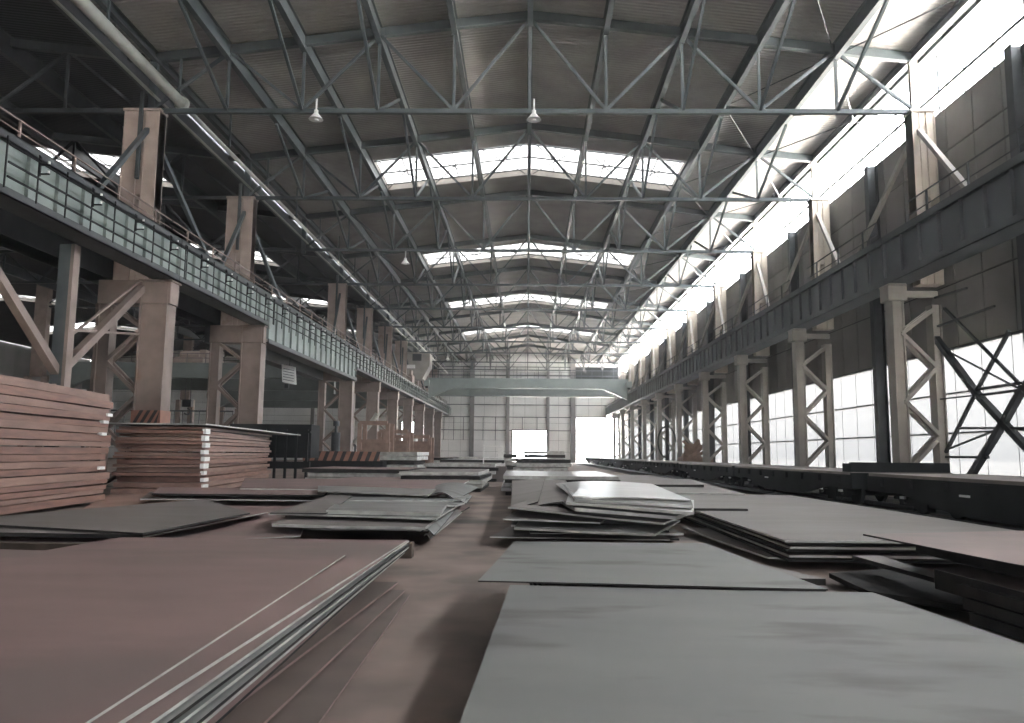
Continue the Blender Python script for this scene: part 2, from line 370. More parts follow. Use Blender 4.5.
# ---------------------------------------------------------------- columns
def make_column(s, y, label, group, m, ms, hazard=False, deep=False):
    X = lambda v: s*v
    t = thing('steel_column', label, 'column', (X(18), y, 0), group)
    left = s < 0
    i0, i1 = (16.2,17.45) if left else (16.1,16.6)
    o0, o1 = (18.8,19.4) if left else (17.85,18.25)
    zt = 9.3
    def hsec(a0, a1, z0, z1, d):
        b = MB(); b.box(X(a0),X(a0+.06),y-d/2,y+d/2,z0,z1); b.box(X(a1),X(a1-.06),y-d/2,y+d/2,z0,z1); b.box(X(a0),X(a1),y-d*.36,y-d*.36+.05,z0,z1); b.box(X(a0),X(a1),y+d*.36-.05,y+d*.36,z0,z1); return b
    hsec(i0,i1,0,zt,.9 if left else .7).build('inner_leg', m, t)
    hsec(o0,o1,0,zt-.9,.6).build('outer_leg', m, t)
    b = MB()
    if left: b.box(X(i0-.12),X(o1),y-.42,y+.42,zt-1.1,zt-.02)
    else: b.box(X(i0-.2),X(i1+.15),y-.4,y+.4,zt-.75,zt-.02); b.box(X(i1),X(o1),y-.1,y+.1,zt-.55,zt-.25)
    b.box(X(i0-.2),X(i1+.1),y-.5,y+.5,zt-.1,zt); b.build('head_beam', m, t, bevel=.03)
    n = 0; zz = [8.2,7.1,5.6,4.1,2.6,1.1,.1]
    for j in range(6):
        a, c = (o0+.1,i1-.1) if j % 2 == 0 else (i1-.1,o0+.1)
        for dy in (-.25,.25):
            MB().bar((X(a),y+dy,zz[j]),(X(c),y+dy,zz[j+1]),.16,.16,up=(0,1,0)).build('lacing_bar', m, t)
    u0, u1 = (17.15,18.8) if left else (17.38,18.42)
    b = MB(); d = .7; w_ = .45; mid = (u0+u1)/2; ztp = 17.3
    for a0, a1 in ((u0,u0+.05),(u1-.05,u1),(mid-.2,mid-.16),(mid+.12,mid+.16)): b.box(X(a0),X(a1),y-d/2,y+d/2,zt,ztp)
    b.box(X(u0),X(mid-.18),y-.31,y+.31,zt,ztp); b.box(X(mid+.14),X(u1),y-.31,y+.31,zt,ztp); b.box(X(mid-.2),X(mid+.2),y-.27,y+.27,13.3,ztp); b.box(X(mid-.2),X(mid+.2),y-.27,y+.27,zt,11.5)
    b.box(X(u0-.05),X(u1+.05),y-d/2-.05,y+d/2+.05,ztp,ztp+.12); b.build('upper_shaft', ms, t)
    if left: MB().box(X(mid-.08),X(mid+.08),y-.5,y-.36,14.0,18.2).build('gusset_post', 'steelgreen', t)
    for sg in (-1,1):
        MB().bar((X(17.7),y+sg*.3,16.4),(X(16.9),y+sg*5.6,11.5),.2,.2).build('knee_brace', 'steelgreen' if left else 'tanlight', t)
    if hazard:
        b = MB(); z0, z1 = 2.75, 3.4
        b.box(X(i0-.03),X(i1+.03),y-.5,y+.5,z0,z1)
        w = b.build('hazard_plate', 'hazorange', t)
        b = MB()
        for j in range(4):
            xx = i0+.02+j*.32
            b.add([(X(min(xx+.1,i1)),y-.51,z0),(X(min(xx+.26,i1)),y-.51,z0),(X(max(xx-.1,i0)),y-.51,z1),(X(max(xx-.26,i0)),y-.51,z1)],[(0,1,2,3)])
        b.build('hazard_stripes', 'hazblack', w)
    return t
g_ = 'tan lattice columns of the aisle row'
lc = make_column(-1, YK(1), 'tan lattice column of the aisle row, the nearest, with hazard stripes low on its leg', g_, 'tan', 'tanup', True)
first = None
for n, k in enumerate([2,4,5,6,7,8,9,10]):
    lab = 'tan lattice column of the aisle row, %s from the nearest'%ORD[n+1]
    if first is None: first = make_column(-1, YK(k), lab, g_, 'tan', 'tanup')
    else: dup(first, (-18,YK(k),0), lab)
g_ = 'grey lattice columns of the window row'
first = None
for k in range(1,11):
    lab = 'grey lattice column before the side windows, %s'%('the nearest' if k == 1 else ORD[k-1]+' from the nearest')
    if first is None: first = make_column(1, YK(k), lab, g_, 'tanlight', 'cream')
    else: dup(first, (18,YK(k),0), lab)
# mid-bay wind posts
wp = None
for n, k in enumerate(range(0,10)):
    y = YK(k)+6.25
    lab = 'slim dark wind post against the side windows, %s from the nearest'%ORD[n]
    if wp is None:
        wp = thing('wind_post', lab, 'post', (18.3,y,0), 'wind posts at the side windows')
        b = MB(); b.box(18.1,18.15,y-.22,y+.22,0,17.2); b.box(18.6,18.65,y-.22,y+.22,0,17.2); b.box(18.12,18.62,y-.04,y+.04,0,17.2); b.build('shaft','steeldark',wp)
        MB().box(18.0,18.7,y-.3,y+.3,0,.08).build('base_plate','steeldark',wp)
    else: dup(wp, (18.3,y,0), lab)
t = thing('girder_post', 'green and pale steel post below the aisle crane girder, nearer than the striped column', 'post', (-17.3,28.4,0))
b = MB(); b.box(-17.6,-17.15,28.25,28.55,0,9.3); b.build('shaft','steelgreen',t); MB().box(-17.13,-17.0,28.2,28.6,0,9.3).build('flange','tan',t)
# row between the middle and far halls
cc = None
for n, k in enumerate(range(2,11,1)):
    y = YK(k); lab = 'brown column standing far off beyond the dark neighbouring hall, %s from near'%ORD[n]
    if cc is None:
        cc = thing('far_row_column', lab, 'column', (-54,y,0), 'columns beyond the neighbouring hall')
        b = MB(); b.box(-53.4,-52.6,y-.4,y+.4,0,9.6); b.box(-55.4,-54.8,y-.3,y+.3,0,9.6); b.build('legs','tan',cc)
        MB().box(-54.7,-53.3,y-.4,y+.4,9.6,20).build('upper_shaft','tan',cc)
    else: dup(cc, (-54,y,0), lab)
# ---------------------------------------------------------------- longitudinal bracing between columns
def bracing(name, lab, X, members, m, w=.2):
    t = thing(name, lab, 'bracing', (X, members[0][0], 0))
    for y0, z0, y1, z1, ww in members:
        MB().bar((X,y0,z0),(X,y1,z1),ww or w,ww or w).build('brace_member', m, t)
    return t
bracing('portal_bracing', 'dark crossed steel bracing in front of the nearest side windows', 18.0,
 [(34.4,6.9,31.6,4.28,.24),(31.6,4.28,29.9,3.0,.24),(29.9,3.0,27.6,1.3,.24),(28.6,4.23,29.9,3.0,.24),(29.9,3.0,32.6,.7,.24),(31.6,4.28,34.1,1.9,.12),
  (31.6,4.28,29.2,6.4,.12),(31.6,4.4,28.6,4.4,.1),(31.6,4.15,28.6,4.15,.1),(28.6,4.23,33.6,8.1,.1),(28.6,4.23,24.0,7.9,.16),(28.6,4.23,24.5,.6,.2),
  (33.0,2.9,28.5,2.75,.1),(34.1,2.0,29.6,2.9,.07),(34.1,1.7,31.0,1.7,.1),(28.6,4.1,34.2,6.5,.06),(34.2,7.4,30.0,7.5,.08),(34.3,8.7,31.8,8.6,.08),(34.3,4.2,24.5,4.1,.06)], 'steeldark')
bracing('portal_bracing', 'tan V-shaped bracing left of the striped column under the girder', -17.4,
 [(34.2,8.9,28.5,4.5,.3),(22.4,9.1,28.3,4.5,.3),(28.5,5.6,34.0,9.2,.08),(28.5,6.1,34.2,6.8,.1),(28.3,4.0,24,2.0,.16)], 'tan')
t = thing('column_bracing', 'tan curved bracing beside the outer leg of the striped column', 'bracing', (-19.6,34.8,0))
for p, q in (((-19.6,34.8,4.2),(-21.6,38.4,8.0)),((-19.6,34.8,4.2),(-21.6,38.4,.6)),((-19.6,34.8,8.2),(-21.4,38.4,5.2))): MB().bar(p,q,.35,.3).build('brace_member','tan',t)
# ---------------------------------------------------------------- crane girders
def girder(s, ya, yb, z0, z1, web, flange, label, group, xi=15.9, xo=16.9, both=True):
    t = thing('crane_girder', label, 'girder', (s*17, (ya+yb)/2, z0), group)
    X = lambda v: s*v
    MB().box(X(xi+.16),X(xi+.2),ya+.05,yb-.05,z0+.28,z1-.3).build('web_plate', web, t)
    b = MB(); b.box(X(xi),X(xo),ya+.02,yb-.02,z1-.32,z1-.26); b.box(X(xi),X(xi+.04),ya+.02,yb-.02,z1-.32,z1); b.box(X(xi),X(xo),ya+.02,yb-.02,z1-.05,z1); b.build('top_flange', flange, t)
    b = MB(); b.box(X(xi),X(xo),ya+.02,yb-.02,z0,z0+.05); b.box(X(xi),X(xi+.05),ya+.02,yb-.02,z0,z0+.28); b.build('bottom_flange', flange, t)
    n = round((yb-ya)/1.55)
    for j in range(n+1):
        y = ya+.08+(yb-ya-.16)*j/n
        MB().box(X(xi+.03),X(xi+.17),y-.025,y+.025,z0+.28,z1-.3).build('stiffener', web if s < 0 else flange, t)
    MB().box(X(xi+.3),X(xi+.42),ya+.02,yb-.02,z1,z1+.16).build('crane_rail', 'steeldark', t)
    return t
for k in range(0,11):
    ya, yb = YK(k), YK(k+1)
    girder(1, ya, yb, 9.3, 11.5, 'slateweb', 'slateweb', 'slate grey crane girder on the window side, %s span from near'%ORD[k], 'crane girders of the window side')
spans = [(0,1),(1,2),(2,4)]+[(k,k+1) for k in range(4,11)]
for n,(k0,k1) in enumerate(spans):
    deep = (k0 == 2)
    lab = 'pale green crane girder on the tan columns, %s span from near'%ORD[n] if not deep else 'deep long green crane girder bridging the gap of a missing column'
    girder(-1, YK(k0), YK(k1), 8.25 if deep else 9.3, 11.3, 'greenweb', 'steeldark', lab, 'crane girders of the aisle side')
    o = MB().box(-19.9,-18.95,YK(k0)+.05,YK(k1)-.05,8.25 if deep else 9.3,11.3).box(-20.1,-18.9,YK(k0)+.05,YK(k1)-.05,9.3,9.35)
    tag(o.build('crane_girder','steeldark'), 'dark crane girder on the far face of the aisle columns, %s span from near'%ORD[n], 'girder', 'dark girders facing the neighbouring hall')
# walkway railings and collector rails, one per span
def railing(s, ya, yb, X, z, h, label, group, m):
    t = thing('walkway_railing', label, 'railing', (s*X,(ya+yb)/2,z), group)
    b = MB(); b.bar((s*X,ya,z+h),(s*X,yb,z+h),.05); b.build('top_rail',m,t)
    MB().bar((s*X,ya,z+h*.55),(s*X,yb,z+h*.55),.035).build('mid_rail',m,t)
    n = max(1,round((yb-ya)/3.1))
    for j in range(n): 
        y = ya+(yb-ya)*(j+.5)/n; MB().box(s*X-.035,s*X+.035,y-.035,y+.035,z,z+h).build('post',m,t)
    return t
for n,(k0,k1) in enumerate(spans):
    railing(-1, YK(k0)+.1, YK(k1)-.1, 16.4, 11.3, .85, 'tan handrail along the walkway over the green girder, %s span from near'%ORD[n], 'walkway handrails on the aisle girder', 'tan')
    ya, yb = YK(k0)+.1, YK(k1)-.1
    t = thing('collector_rail_rack', 'black collector bars and brackets hung along the green girder, %s span from near'%ORD[n], 'conductor rails', (-15.6,(ya+yb)/2,9.3), 'collector rail racks on the green girders')
    for z in (9.75,10.2,10.75): MB().bar((-15.6,ya,z),(-15.6,yb,z),.04,.06).build('collector_bar','wagon',t)
    m_ = round((YK(k1)-YK(k0))/1.55)
    for j in range(0,m_+1):
        y = YK(k0)+.08+(YK(k1)-YK(k0)-.16)*j/m_; MB().box(-15.68,-15.64,y-.02,y+.02,9.4,11.0).build('bracket_post','wagon',t)
        if j % 2 == 0 or j == m_: continue
        b = MB()
        for z in (10.35,10.65): b.box(-15.6,-15.3,y-.03,y+.03,z,z+.04)
        b.box(-15.64,-15.6,y-.03,y+.03,10.3,10.95); br = b.build('bracket_arm','wagon',t)
        for z in (10.40,10.70): MB().tube((-15.34,y,z),(-15.34,y,z+.08),.04,8).build('insulator','white',br)
for k in range(0,9):
    railing(1, YK(k)+2.2, YK(k+1)-1, 16.7, 11.5, 1.35, 'dark walkway handrail above the slate girder, %s span from near'%ORD[k], 'walkway handrails on the window side', 'steeldark')
# long pipe & duct rails above aisle row
b = MB(); b.tube((-16.45,14,17.95),(-16.45,34.8,17.95),.25,14); b.tube((-16.45,34.8,17.95),(-16.45,35.0,17.95),.34,14); b.tube((-16.45,35,17.95),(-16.45,YEND-1,17.95),.11,12)
pp = b.build('overhead_pipe','pipe'); tag(pp,'long pale pipe running high above the tan columns','pipe')
for p_ in pp.data.polygons: p_.use_smooth = True
for k in range(0,10):
    for dy in (0,6.2):
        y = YK(k)+dy; MB().box(-16.5,-16.4,y-.04,y+.04,18.2,20.3).build('pipe_hanger','steelgreen',pp)
tag(MB().box(-17.38,-17.28,14,YEND-1,17.85,17.95).build('eave_rail','pipe'), 'thin pale rail along the tops of the tan columns', 'rail')
tag(MB().box(-17.0,-16.9,20,YEND-1,19.2,19.32).build('cable_tray','steeldark'), 'thin dark cable tray beside the high pipe', 'cable tray')
# ---------------------------------------------------------------- bridge cranes
def crane(cx, y, hw, z0, z1, label, trolley=None, m='craneg'):
    t = thing('bridge_crane', label, 'crane', (cx,y,z0))
    MB().box(cx-hw,cx+hw,y-.4,y+.4,z0,z1).build('front_girder', m, t)
    MB().box(cx-hw,cx+hw,y+4.6,y+5.4,z0-.9,z1-.4).build('rear_girder', m, t)
    for s in (-1,1):
        b = MB(); b.box(cx+s*hw-.4,cx+s*hw+.4,y-1.5,y+6.5,z0+.2,z0+1.1)
        b.add([(cx+s*(hw-.2),y-.4,z0),(cx+s*(hw-4),y-.4,z0),(cx+s*(hw-.2),y-.4,z0-1.6),(cx+s*(hw-.2),y+.4,z0),(cx+s*(hw-4),y+.4,z0),(cx+s*(hw-.2),y+.4,z0-1.6)],[(0,1,2),(3,5,4),(0,3,4,1),(1,4,5,2),(2,5,3,0)])
        b.build('end_carriage', m, t)
        for dy in (-.8,5.8): MB().tube((cx+s*hw-.2,y+dy,z0+.25),(cx+s*hw+.2,y+dy,z0+.25),.35,14).build('wheel','steeldark',t)
    b = MB()
    for z in (.5,1.0): b.bar((cx-hw,y-.5,z1+z),(cx+hw,y-.5,z1+z),.05)
    n = int(hw)
    for i in range(n+1):
        x = cx-hw+2*hw*i/n; b.bar((x,y-.5,z1),(x,y-.5,z1+1.0),.05)
    b.build('guard_rail','steeldark',t)
    if trolley is not None:
        x = trolley
        b = MB(); b.box(x-2.4,x+2.4,y+.2,y+4.8,z1+.1,z1+.7); b.tube((x-1,y+2.5,z1+1.1),(x+1.2,y+2.5,z1+1.1),.55,14); b.box(x+1.4,x+2.1,y+1.6,y+3.2,z1+.7,z1+1.7); b.build('trolley','tan',t)
        b = MB()
        for dx in (-.3,.3): b.tube((x+dx,y+2.5,z1+.2),(x+dx,y+2.5,z0-2.2),.04,6)
        h = b.build('hoist_rope','steeldark',t)
        b = MB(); b.box(x-.5,x+.5,y+2.2,y+2.8,z0-3.0,z0-2.2)
        pts = [(x+.35*math.cos(a_),y+2.5,z0-3.5+.35*math.sin(a_)) for a_ in [math.pi/2-.25*i for i in range(18)]]
        b.path(pts,.09,6); b.build('hook_block','steeldark',h)
    return t
crane(0, 121, 15.6, 11.75, 13.3, 'grey-green bridge crane spanning the main hall before the end wall', None, 'cranelight')
crane(-36, 84, 15.3, 9.5, 11.15, 'pale green bridge crane in the dark neighbouring hall, the nearer one', -38)
crane(-36, 126, 15.3, 9.9, 11.6, 'pale green bridge crane deep in the neighbouring hall, the farther one', -30)
t = thing('crane_cabin', 'pale beige crane cabin with lamp beside the aisle girder, far away', 'cabin', (-17.5,112,12.5))
b = MB(); y=112
b.add([(-19.6,y,12.3),(-15.2,y,12.3),(-14.2,y,14.2),(-14.2,y,16.0),(-20,y,16.4),(-19.6,y+3,12.3),(-15.2,y+3,12.3),(-14.2,y+3,14.2),(-14.2,y+3,16.0),(-20,y+3,16.4)],[(0,1,2,3,4),(9,8,7,6,5),(0,5,6,1),(1,6,7,2),(2,7,8,3),(3,8,9,4),(4,9,5,0)])
b.build('cabin_body','tanlight',t); MB().box(-18.9,-17.6,y-.05,y+.02,14.9,16.0).build('window_pane','steeldark',t); MB().box(-16.7,-15.4,y-.1,y,14.9,15.9).build('window_pane','steeldark',t)
b = MB(); b.box(-17.5,-16.3,y-.3,y-.05,13.8,14.3); b.build('floodlight','white',t)
t = thing('machinery_box', 'pale beige machinery box bolted beside the crane cabin', 'machinery', (-20,109,11.9))
b = MB(); b.box(-16.8,-16.1,108.2,110.4,11.3,12.5); b.box(-16.6,-16.3,108.6,110,12.5,13.2); b.build('housing','tan',t)
# ---------------------------------------------------------------- lamps
def lamp(x, y, z, label):
    t = thing('pendant_lamp', label, 'lamp', (x,y,z), 'white pendant lamps under the trusses')
    MB().tube((x,y,z+.25),(x,y,z+1.0),.04,8).build('stem','white',t)
    b = MB(); b.tube((x,y,z),(x,y,z+.3),.34,18,.1); b.tube((x,y,z+.3),(x,y,z+.45),.1,12); b.build('lamp_shade','white',t)
    MB().tube((x,y,z-.06),(x,y,z+.02),.12,12).build('bulb','white',t)
lamp(-9.9,YK(1)-.2,17.55-.9+.3,'white pendant lamp on the nearest truss, above the tall stack side')
lamp(.2,YK(1)-.2,17.55-.9+.3,'white pendant lamp on the nearest truss at mid span')
lamp(-9.6,YK(3)-.2,16.3,'white pendant lamp hanging under the third truss')
lamp(-12.6,YK(8)-.2,16.3,'white pendant lamp hanging far down the hall near the crane cabin')
# ---------------------------------------------------------------- rail track and wagons
struct(MB().box(8.7,15.2,2,142,.0,.02).build('floor_track_shade','bedshade'), 'track bed strip coloured black for the shade under the wagons', 'track bed')  # black strip colours in the shade of the wagons on the floor
t = thing('rail_track', 'steel rail track under the row of flat wagons', 'track', (11.4,60,0))
for x in (10.65,12.15):
    b = MB(); b.box(x-.035,x+.035,4,140,.02,.15); b.box(x-.07,x+.07,4,140,.02,.04); b.build('rail','steeldark',t)
def make_wagon(y0, L, label):
    t = thing('flat_wagon', label, 'wagon', (11.4,y0,0), 'black flat wagons along the side windows')
    x0, x1, zd = 9.85, 12.95, 1.2; y1 = y0+L
    MB().box(x0,x1,y0,y1,zd-.08,zd).build('deck','deck',t)
    for x in (x0,x1-.12):
        b = MB(); n = 14; top = zd-.08
        prof = []
        for i in range(n+1):
            u = i/n; dz = .42+.36*min(1,max(0,(min(u,1-u)-.16)*6)); prof.append((y0+L*u, top-dz))
        vs = [(xx,yy,top) for xx in (x,x+.12) for yy,_ in prof]+[(xx,yy,zz_) for xx in (x,x+.12) for yy,zz_ in prof]
        N_ = n+1; fs = []
        for i in range(n):
            fs += [(i,i+1,2*N_+i+1,2*N_+i),(N_+i,3*N_+i,3*N_+i+1,N_+i+1),(i,N_+i,N_+i+1,i+1),(2*N_+i,2*N_+i+1,3*N_+i+1,3*N_+i)]
        fs += [(0,2*N_,3*N_,N_),(n,N_+n,3*N_+n,2*N_+n)]
        b.add(vs,fs); sb = b.build('side_sill','wagon',t)
    for j in range(8):
        y = y0+L*(j+.5)/8; b = MB(); b.box(x0-.09,x0,y-.09,y+.09,zd-.33,zd-.12); b.build('stake_pocket','wagon',t)
    for yy, d in ((y0,-1),(y1,1)):
        b = MB(); b.box(x0,x1,min(yy,yy+d*.1),max(yy,yy+d*.1),zd-.5,zd-.02); b.build('headstock','wagon',t)
        for x in (10.5,12.3): b = MB(); b.tube((x,yy,zd-.3),(x,yy+d*.3,zd-.3),.08,10); b.tube((x,yy+d*.28,zd-.3),(x,yy+d*.33,zd-.3),.2,14); b.build('buffer','wagon',t)
    for yc in (y0+2.3,y1-2.3):
        b = MB(); b.box(10.3,12.5,yc-.2,yc+.2,.4,.8)
        for x in (10.25,12.45): b.box(x-.07,x+.07,yc-1.2,yc+1.2,.38,.58); b.box(x-.1,x+.1,yc-.35,yc+.35,.28,.7)
        bg = b.build('bogie_frame','wagon',t)
        for dy in (-.85,.85):
            b = MB()
            for x in (10.6,12.1): b.tube((x,yc+dy,.59),(x+.12,yc+dy,.59),.44,20)
            b.tube((10.1,yc+dy,.52),(12.6,yc+dy,.52),.08,8); b.build('wheelset','wagon',bg)
            MB().box(10.08,10.14,yc+dy-.12,yc+dy+.12,.55,.62).build('glint_strip','white',bg)  # white strip painted in for a bright glint on the bogie
    MB().box(10.7,12.1,y0+.1,y1-.1,.62,zd-.08).build('underframe_shade_fill','wagon',t)  # box added to black out the shaded space below the deck
    b = MB(); b.box(10.9,11.9,y0+L/2-1.2,y0+L/2+1.2,.45,.75); b.tube((10.2,y0+L/2-.5,.6),(10.2,y0+L/2+.5,.6),.2,14); b.build('brake_gear','wagon',t)
    MB().box(x0-.03,x0+.0,y0+L/2+1.5,y0+L/2+1.9,.78,.83).build('number_plate','white',t)
    return t
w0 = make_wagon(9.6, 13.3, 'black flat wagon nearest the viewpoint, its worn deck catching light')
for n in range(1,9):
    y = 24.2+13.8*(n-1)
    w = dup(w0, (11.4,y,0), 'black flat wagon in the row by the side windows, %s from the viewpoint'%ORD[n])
o = MB().box(9.9,12.9,24.25,24.37,1.202,1.5).box(9.9,9.96,24.37,24.9,1.202,1.46).box(12.84,12.9,24.37,24.9,1.202,1.46).build('end_board','wagon')
tag(o, 'black end board standing on the second wagon deck', 'board')
# ---------------------------------------------------------------- plates
def plate(label, group, corners, thick, m='grey', me='edge', warp=.004, nx=10, ny=10, bend=None, name='steel_plate', parts=True):
    """corners: far-left, far-right, near-right, near-left of the TOP face, as 3D points"""
    A,B,C,D = [Vector(c) for c in corners]; ph = random.random()*6
    vs = []
    for j in range(ny+1):
        for i in range(nx+1):
            u, v = i/nx, j/ny
            p = (A*(1-u)+B*u)*(1-v)+(D*(1-u)+C*u)*v
            p = p.copy(); p.z += warp*(math.sin(u*4+ph)+math.sin(v*5+ph*2))
            if bend: p.z += bend(u,v)
            vs.append(p)
    n = len(vs); vs += [p-Vector((0,0,thick)) for p in vs]
    b = MB(); W = nx+1
    for j in range(ny):
        for i in range(nx):
            q = j*W+i; b_ = (q,q+W,q+W+1,q+1); 
            b.f.append(b_); b.mi.append(0); b.f.append(tuple(n+k for k in b_[::-1])); b.mi.append(0)
    def side(a_,c_): b.f.append((a_,c_,n+c_,n+a_)); b.mi.append(1)
    for i in range(nx): side(i+1,i) if False else side(i,i+1); side(ny*W+i+1,ny*W+i)
    for j in range(ny): side((j+1)*W,j*W); side(j*W+nx,(j+1)*W+nx)
    b.v = [tuple(p) for p in vs]
    o = b.build(name, [m,me]); o['label'] = label; o['category'] = 'steel plate'; o['group'] = group
    return o
def pq(pts, zs):
    if not isinstance(zs,(list,tuple)): zs = [zs]*4
    return [at(p[0],p[1],z) for p,z in zip(pts,zs)]
def rect(cx, cy, w, l, z, rot=0, dz=0):
    c, s = math.cos(rot), math.sin(rot); out = []
    for dx, dy in ((-w/2,l/2),(w/2,l/2),(w/2,-l/2),(-w/2,-l/2)):
        out.append((cx+dx*c-dy*s, cy+dx*s+dy*c, z))
    return out
def block(x0,x1,y0,y1,z0,z1,label,group='timber bearers under the plates'):
    o = MB().box(x0,x1,y0,y1,z0,z1).build('timber_bearer','timber',None,bevel=.01); tag(o,label,'timber',group)
# --- near right (window side of the aisle): big grey sheets
G = 'large grey sheets in front'
near = at(460,723,.55); fl = at(510,585,.55); fr_ = at(873,592,.55); rr = at(1014,640,.55)
d1 = (near-fl); d2 = (rr-fr_)
NL = fl+d1*(1+2.3/abs(d1.y)); NR = fr_+d2*(1+(abs(d1.y)+2.3-abs(d2.y))/abs(d2.y))
plate('largest smooth grey steel sheet filling the front of the aisle stack', G, [fl,fr_,NR,NL], .012, 'grey','darkedge', .003)
plate('grey steel sheet overlapping the back edge of the largest grey sheet', G, pq([(514,542),(706,543),(828,589),(478,581)],[.60,.60,.567,.575]), .012, 'grey','darkedge', .003)
GG = 'sheets under the large grey sheets'
for i in range(5):
    z = .53-.085*i; ins = .18+.05*random.random()
    plate('dark plate under the large grey sheet, %s from the top'%ORD[i], GG, [fl+Vector((ins,-.1-.1*i,z-.55)),fr_+Vector((-.1,-.1,z-.55)),NR+Vector((-.1,.2,z-.55)),NL+Vector((ins,.2,z-.55))], .05, 'greybrown','darkedge', .002, 4, 4)
for i,(y0) in enumerate((7.0,5.0,3.0,1.6)):
    block(.2,3.0,y0-.08,y0+.08,.0,.12,'dark bearer under the large grey sheets, %s from the back'%ORD[i])
for i in range(4):
    z = .54-.1*i; plate('dark plate under the overlapping grey sheet, %s from the top'%ORD[i], GG, [(.0,9.75,z),(1.9,9.75,z),(2.75,7.4,z),(.15,7.4,z)], .06,'greybrown','darkedge',.002,4,4)
block(.3,1.9,9.4,9.6,0,.18,'dark bearer under the back of the overlapping grey sheet')
block(.3,2.6,7.5,7.7,0,.18,'dark bearer under the front of the overlapping grey sheet')
# --- near left: mauve sheets
G = 'mauve sheets at the front left'
def ext(p, q, t): return p+(q-p)*t
def nearleft(pfar, pnear, z, ymin=.8):
    A_ = at(*pfar,z); B_ = at(*pnear,z); t = (A_.y-ymin)/(A_.y-B_.y); return A_, A_+(B_-A_)*t
zA = .50
a1,a2 = nearleft((345,556),(85,723),zA)
plate('topmost mauve rusty sheet, broad and lying nearest the viewpoint', G, [at(-260,543,zA+.01),a1,a2,(a2.x-4.5,.8,zA)], .014,'mauve','edge',.004, bend=lambda u,v: .012*max(0,1-v*6)*math.sin(u*9))
b1,b2 = nearleft((407,540),(118,723),.478)
plate('mauve sheet just below the topmost one, showing a red strip along its edge', G, [at(120,537,.478),b1,b2,(b2.x-4.5,.8,.478)], .02,'mauve','edge',.003)
for i,(px,off,mm,ee) in enumerate(((409,150,'mauve','edge'),(410,168,'bright','darkedge'),(410,179,'grey','edge'),(409,194,'bright','darkedge'),(407,203,'greybrown','edge'),(402,215,'mauve','darkedge'))):
    z = .452-.034*i
    c1,c2 = nearleft((px-.5*i,541+2.6*i),(off,723),z)
    plate('bent edge sheet in the front mauve stack, %s below the red-striped one'%ORD[i], G, [at(128,538,z),c1,c2,(c2.x-4.2,.8,z)], .018,mm,ee,.005,12,16)
block(-4.6,-1.9,9.8,10.0,.0,.2,'dark bearer under the far end of the front mauve stack')
block(-2.12,-1.80,12.5,12.75,.0,.24,'small dark timber stub sticking out behind the front mauve stack')
block(-4.3,-1.8,6.0,6.2,.0,.2,'dark bearer under the middle of the front mauve stack')
for i,(pf,pn,z,mm) in enumerate((((398,582),(232,706),.16,'brownplate'),((405,590),(262,723),.11,'brownplate'),((410,594),(318,723),.06,'brownplate'))):
    c1,c2 = nearleft(pf,pn,z,.9)
    plate('low brown floor sheet beside the mauve stack, %s step down'%ORD[i], 'low sheets stepping down to the aisle floor', [(c1.x-2.4,c1.y,z),c1,c2,(c2.x-2.4,.9,z)], .02,mm,'mauve',.003)
# --- dark sheet pair behind the mauve ones
G = 'dark brown sheets beside the tall stack'
plate('dark brown sheet lying below the tall red stack', G, pq([(-120,531),(235,497),(262,512),(143,533)],[.46,.46,.46,.46]) if False else [at(-60,521,.44),at(205,499,.44),at(250,513,.44),at(143,533,.44)] , .03,'greybrown','darkedge',.002)
plate('left continuation of the dark brown sheet at the frame edge', G, [at(-300,524,.40),at(-60,521,.40),at(143,534.5,.40),at(-300,528,.40)], .06,'greybrown','darkedge',.002)
plate('thin lower sheet with a pale edge under the dark brown sheet', G, [at(-60,527,.34),at(262,507,.34),at(268,512,.34),at(140,537,.34)], .02,'mauve','edge',.002)
block(-8.5,-4.9,11.2,11.4,0,.32,'bearer below the dark brown sheets')
plate('wide reddish sheet spread on the floor behind the mauve stack', G, [at(-100,530,.2),at(320,492,.2),at(300,536,.2),at(-100,553,.2)], .02,'mauve','edge',.002)
plate('reddish floor sheet below the cut stack', G, [at(108,494,.12),at(300,486,.12),at(262,512,.12),at(60,522,.12)], .03,'rustpale','edge',.002)
# --- tall stacks
def stack(G, lab, x0, y0, ang, wid, length, z0, z1, n, mats, jit=.12, parts_edge='rust', slope=0):
    d = Vector((math.sin(ang), math.cos(ang), 0)); nrm = Vector((-math.cos(ang), math.sin(ang), 0)); h = (z1-z0)/n
    z = z0
    hs = [random.uniform(.7,1.3) for _ in range(n)]; S = sum(hs); hs = [x*(z1-z0)/S for x in hs]
    for i in range(n):
        jx = random.uniform(-jit,jit); jy = random.uniform(-jit,jit)*2.5; hh = hs[i]; L_ = length+random.uniform(-.3,.1)
        p = Vector((x0,y0,0))+nrm*jx*.7+d*jy; z += hh
        A_ = p+nrm*wid+d*L_; B_ = p+d*L_; C_ = p; D_ = p+nrm*wid
        gap = .035 if i % 2 else .015
        m, e = mats[i % len(mats)]
        plate('%s, %s plate from the floor'%(lab,ORD[i]), G, [(q.x,q.y,z) for q in (A_,B_,C_,D_)], hh-gap, m, e, .006, 8, 8)
stack('thick rusty plates of the tall left stack','rust-red plate in the tall stack at the picture edge', -12.0, 16.4, -.13, 6.0, 7.9, .1, 3.35, 17, [('rust','rust'),('rust','rustpale'),('rust','rust'),('rustpale','rust'),('mauve','rustpale')], .05)
stack('plates of the second cut stack','rusty plate in the shorter stack with white painted corner', -11.75, 28.2, -.13, 3.0, 12.5, .1, 2.5, 16, [('rust','rustpale'),('mauve','rustpale'),('rust','rust'),('greybrown','rust')], .1)
